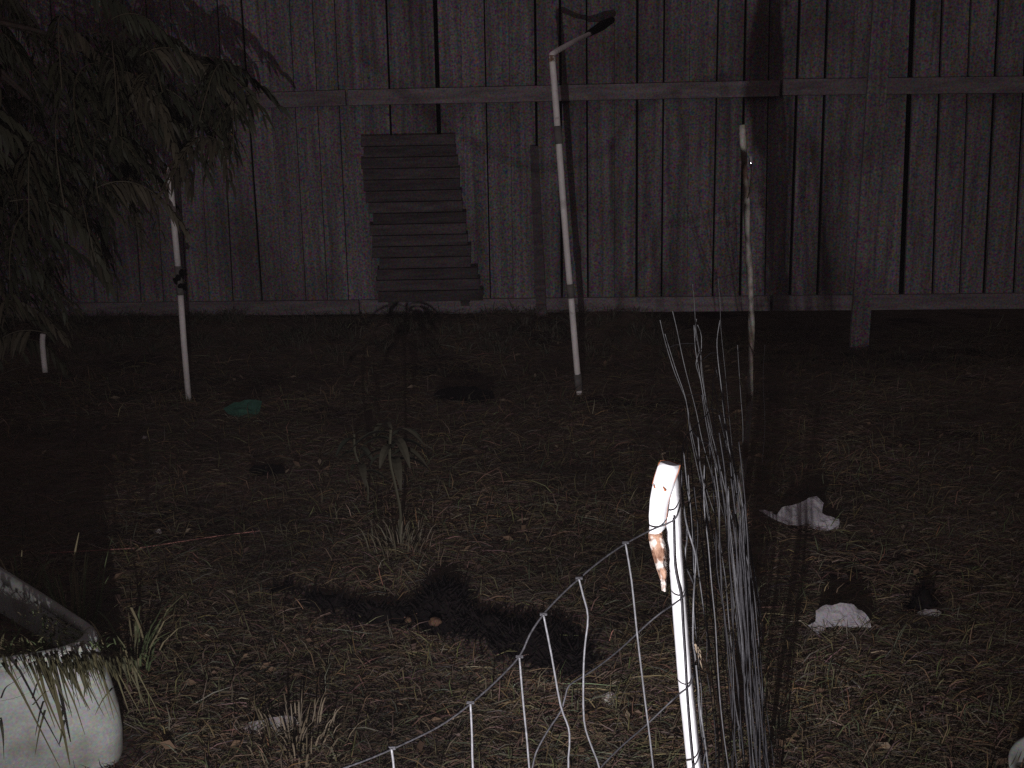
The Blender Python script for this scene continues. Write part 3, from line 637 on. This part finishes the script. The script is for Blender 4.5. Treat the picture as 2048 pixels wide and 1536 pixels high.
for i in range(210):
    x = random.gauss(160, 55) if i % 4 else random.uniform(0, 240); y = 1318 + random.uniform(-18, 8); l_ = random.uniform(12, 50) if i % 5 else random.uniform(50, 130); k = random.uniform(.1, .55)
    over(x, y, x + l_*k*.5, y + l_*.5, x + l_*k, y + l_, random.uniform(.0018, .0048))
for i in range(420):
    u_ = random.uniform(.0, .62); c = Vector((B_.x, B_.y, .215)) + Vector((da.x, da.y, 0))*u_ + Vector((dc.x, dc.y, 0))*(random.uniform(.0, .06))
    clump_blades(mb, c, 1 if u_ < .22 else 0, random.uniform(.012, .028), .0032, .01, GR+[(.10, .08, .05)], .9, bias=(0, -.3))
for i in range(380):
    u_ = random.uniform(.0, .5); c = Vector((B_.x, B_.y, .215)) + Vector((dc.x, dc.y, 0))*u_ + Vector((da.x, da.y, 0))*(random.uniform(.0, .07))
    clump_blades(mb, c, 1, random.uniform(.02, .055), .0032, .01, GR+[(.10, .08, .05)], .9, bias=(0, -.3))
tag(origin_to(mb.build('grass_clump', M['leaf']), bt), 'green grass filling the basin and hanging over its front', 'grass clump')
clump('grass_clump', gnd(150, 1275) + Vector((0, 0, -.01)), 60, .20, .0042, .09, 'tall loose grass behind the basin, reaching to the reddish cord', lean=.4, droop=.2)
clump('grass_clump', gnd(270, 1330), 50, .15, .004, .06, 'grass tuft with bent blades on the right of the basin', lean=.7, droop=.45)
clump('grass_clump', gnd(40, 1190), 26, .14, .004, .08, 'thin grass standing behind the basin at the left edge', lean=.5)
mb = MB()   # long single blades
for pts, w in (([(140, 1290), (145, 1200), (148, 1120), (158, 1065)], .007), ([(262, 1215), (278, 1250), (290, 1290), (304, 1335)], .005), ([(192, 1290), (200, 1272), (210, 1250)], .004), ([(52, 1290), (48, 1200), (43, 1130), (44, 1100)], .006)):
    mb.ribbon(spline([atY(x, y, gnd(150, 1300).y) for x, y in pts], 3), w, (1, 0, 0), (.20, .17, .10))
for v in mb.V: pass
tag(origin_to(mb.build('grass_stalks', M['leaf']), gnd(150, 1300)), 'few long pale grass stalks rising behind the basin', 'grass stalks')

def weed(name, base, h, label, n=9, leafl=.10, lw=.03, lean=(0, 0), cat='weed', tmin=.45):
    root = empty(name, base, label, cat); st = [base + Vector((lean[0]*t*h + .01*math.sin(t*6), lean[1]*t*h, h*t)) for t in (0, .25, .5, .75, 1)]
    mb = MB(); mb.tube(spline(st, 3), .0035, 5, (.06, .055, .035)); mb.build('stem', M['leaf'], root)
    for i in range(n):
        t = tmin + (1-tmin)*i/(n-1); p = base + Vector((lean[0]*t*h, lean[1]*t*h, h*t)); az = i*2.4 + random.uniform(-.3, .3); L_ = leafl*random.uniform(.7, 1.15)*(1.15-.4*t)
        d = Vector((math.cos(az), math.sin(az), 0)); s_ = Vector((-math.sin(az), math.cos(az), 0)); mb = MB(); V = []; cc = random.choice([(.025, .029, .019), (.034, .036, .025), (.052, .047, .032)])
        for j in range(7):
            u = j/6; c = p + d*L_*u + Vector((0, 0, L_*(.45*u - .85*u*u))); ww = lw*math.sin(math.pi*(u*.93+.05))**.8
            V += [c - s_*ww*.5 + Vector((0, 0, ww*.2)), c, c + s_*ww*.5 + Vector((0, 0, ww*.2))]
        Fc = [(3*j+a, 3*j+a+1, 3*j+a+4, 3*j+a+3) for j in range(6) for a in (0, 1)]
        mb.add(V, Fc, cc); mb.build('leaf', M['leaf'], root)
weed('weed', gnd(797, 1085), .31, 'leafy weed on a thin dark stem, tallest plant behind the black heap', 15, .145, .024, tmin=.72)
weed('weed', gnd(735, 1010), .22, 'shorter leafy weed left of the tall one in the middle of the yard', 9, .10, .022, (-.1, 0))
clump('grass_clump', gnd(590, 1500), 90, .09, .003, .09, 'dense dry tuft beside the dirty grey rag', cols=[(.11, .085, .055), (.14, .11, .075)])
clump('grass_clump', gnd(800, 1100), 60, .12, .003, .08, 'dry tuft around the foot of the tall leafy weed', cols=[(.08, .07, .045), (.11, .085, .06)])
# bent dry stalks beside the front post
mb = MB()
for pts, w in (([(1385, 1285), (1400, 1310), (1418, 1350), (1433, 1395), (1444, 1450), (1446, 1500), (1446, 1560)], .0024), ([(1390, 1288), (1404, 1308), (1416, 1335), (1425, 1356)], .0022), ([(1387, 1290), (1392, 1300), (1408, 1345), (1412, 1353)], .0012)):
    mb.ribbon(spline([atY(x, y, 1.12) for x, y in pts], 3), w, (1, 0, 0), (.36, .28, .20), taper=False)
tag(origin_to(mb.build('grass_stalks', M['leaf']), gnd(1446, 1560)), 'bent straw coloured stalks caught in the netting right of the front post', 'grass stalks')

# ------------------------------------------------------------------ tree with drooping fronds at the left
tree = empty('drooping_tree', Vector((-2.75, 3.9, 0)), 'tree with drooping feathery green fronds hanging in from the left', 'tree')
mb = MB(); T = [Vector((-2.75, 3.9, -.05)), Vector((-2.72, 3.88, .6)), Vector((-2.8, 3.92, 1.2)), Vector((-2.7, 3.9, 1.9)), Vector((-2.75, 3.9, 2.5))]
mb.tube(spline(T, 4), [.07 - .0022*i for i in range(17)], 12); mb.build('trunk', M['bark'], tree, True)
def frond_mesh(seed, L_=.42, nl=13):
    random.seed(seed); mb = MB(); rach = []
    for i in range(nl+1):
        t = i/nl; rach.append(Vector((L_*t*(1-.25*t), .02*math.sin(3*t+seed), L_*(.38*t - .95*t*t))))
    base = random.choice([(.042, .044, .026), (.052, .050, .030), (.075, .062, .040), (.036, .036, .024)])
    mb.tube(rach, .0022, 4, (.10, .08, .05))
    for i in range(2, nl+1):
        for sgn in (-1, 1):
            p = rach[i]; ll = random.uniform(.085, .13)*(1.1-.45*i/nl); pts = []
            dx = random.uniform(.1, .5); sy = sgn*random.uniform(.35, .8)
            for t in (0, .25, .55, .8, 1): pts.append(p + Vector((dx*ll*t, sy*ll*t*(1-.35*t), -ll*(t*t*.9 + .12*t))))
            j = random.uniform(.7, 1.35); c = (base[0]*j, base[1]*j, base[2]*j)
            side = Vector((random.uniform(.5, 1), random.uniform(-.4, .4), .1)).normalized(); V = []
            for t, q in zip((.15, .8, 1, .6, .08), pts): V += [q - side*.0085*t, q + side*.0085*t]
            mb.add(V, [(2*a, 2*a+1, 2*a+3, 2*a+2) for a in range(4)], c)
    o = mb.build('frond', M['leaf']); COL.objects.unlink(o); me = o.data; bpy.data.objects.remove(o); return me
FM = [frond_mesh(s) for s in range(1, 8)]
random.seed(11)
spots = []
while len(spots) < 190:
    px = random.uniform(-160, 470); py = random.uniform(-60, 680)
    lim = 120 + 330*math.exp(-((py-190)/170.0)**2) + (60 if py < 400 else 0)
    if px > lim: continue
    if py > 300 and px > 300: continue
    if py > 420 and random.random() < .55: continue
    if py < 70 and random.random() < .6: continue
    spots.append((px, py, random.uniform(3.35, 4.7)))
brs = [(-60, 60), (110, 90), (250, 120), (60, 200), (330, 190), (160, 300), (20, 380), (90, 470)]
for bx, by in brs:
    E = atY(bx, by, random.uniform(3.7, 4.3)); S = T[2].lerp(T[3], random.uniform(0, .7)); mid = S.lerp(E, .5) + Vector((0, 0, .18))
    mb = MB(); mb.tube(spline([S, mid, E], 6), [.018 - .0011*i for i in range(13)], 6); mb.build('branch', M['bark'], tree, True)
for px, py, Y in spots:
    o = bpy.data.objects.new('frond', random.choice(FM)); link(o, tree)
    p = atY(px, py, Y); az = random.gauss(-.2, .9) if random.random() < .75 else random.uniform(0, 6.28)
    s = random.uniform(.7, 1.15); o.location = p - tree.location - Vector((.15*math.cos(az), .15*math.sin(az), 0)); o.rotation_euler = (random.uniform(-.25, .25), random.uniform(-.3, .3), az); o.scale = (s, s, s)
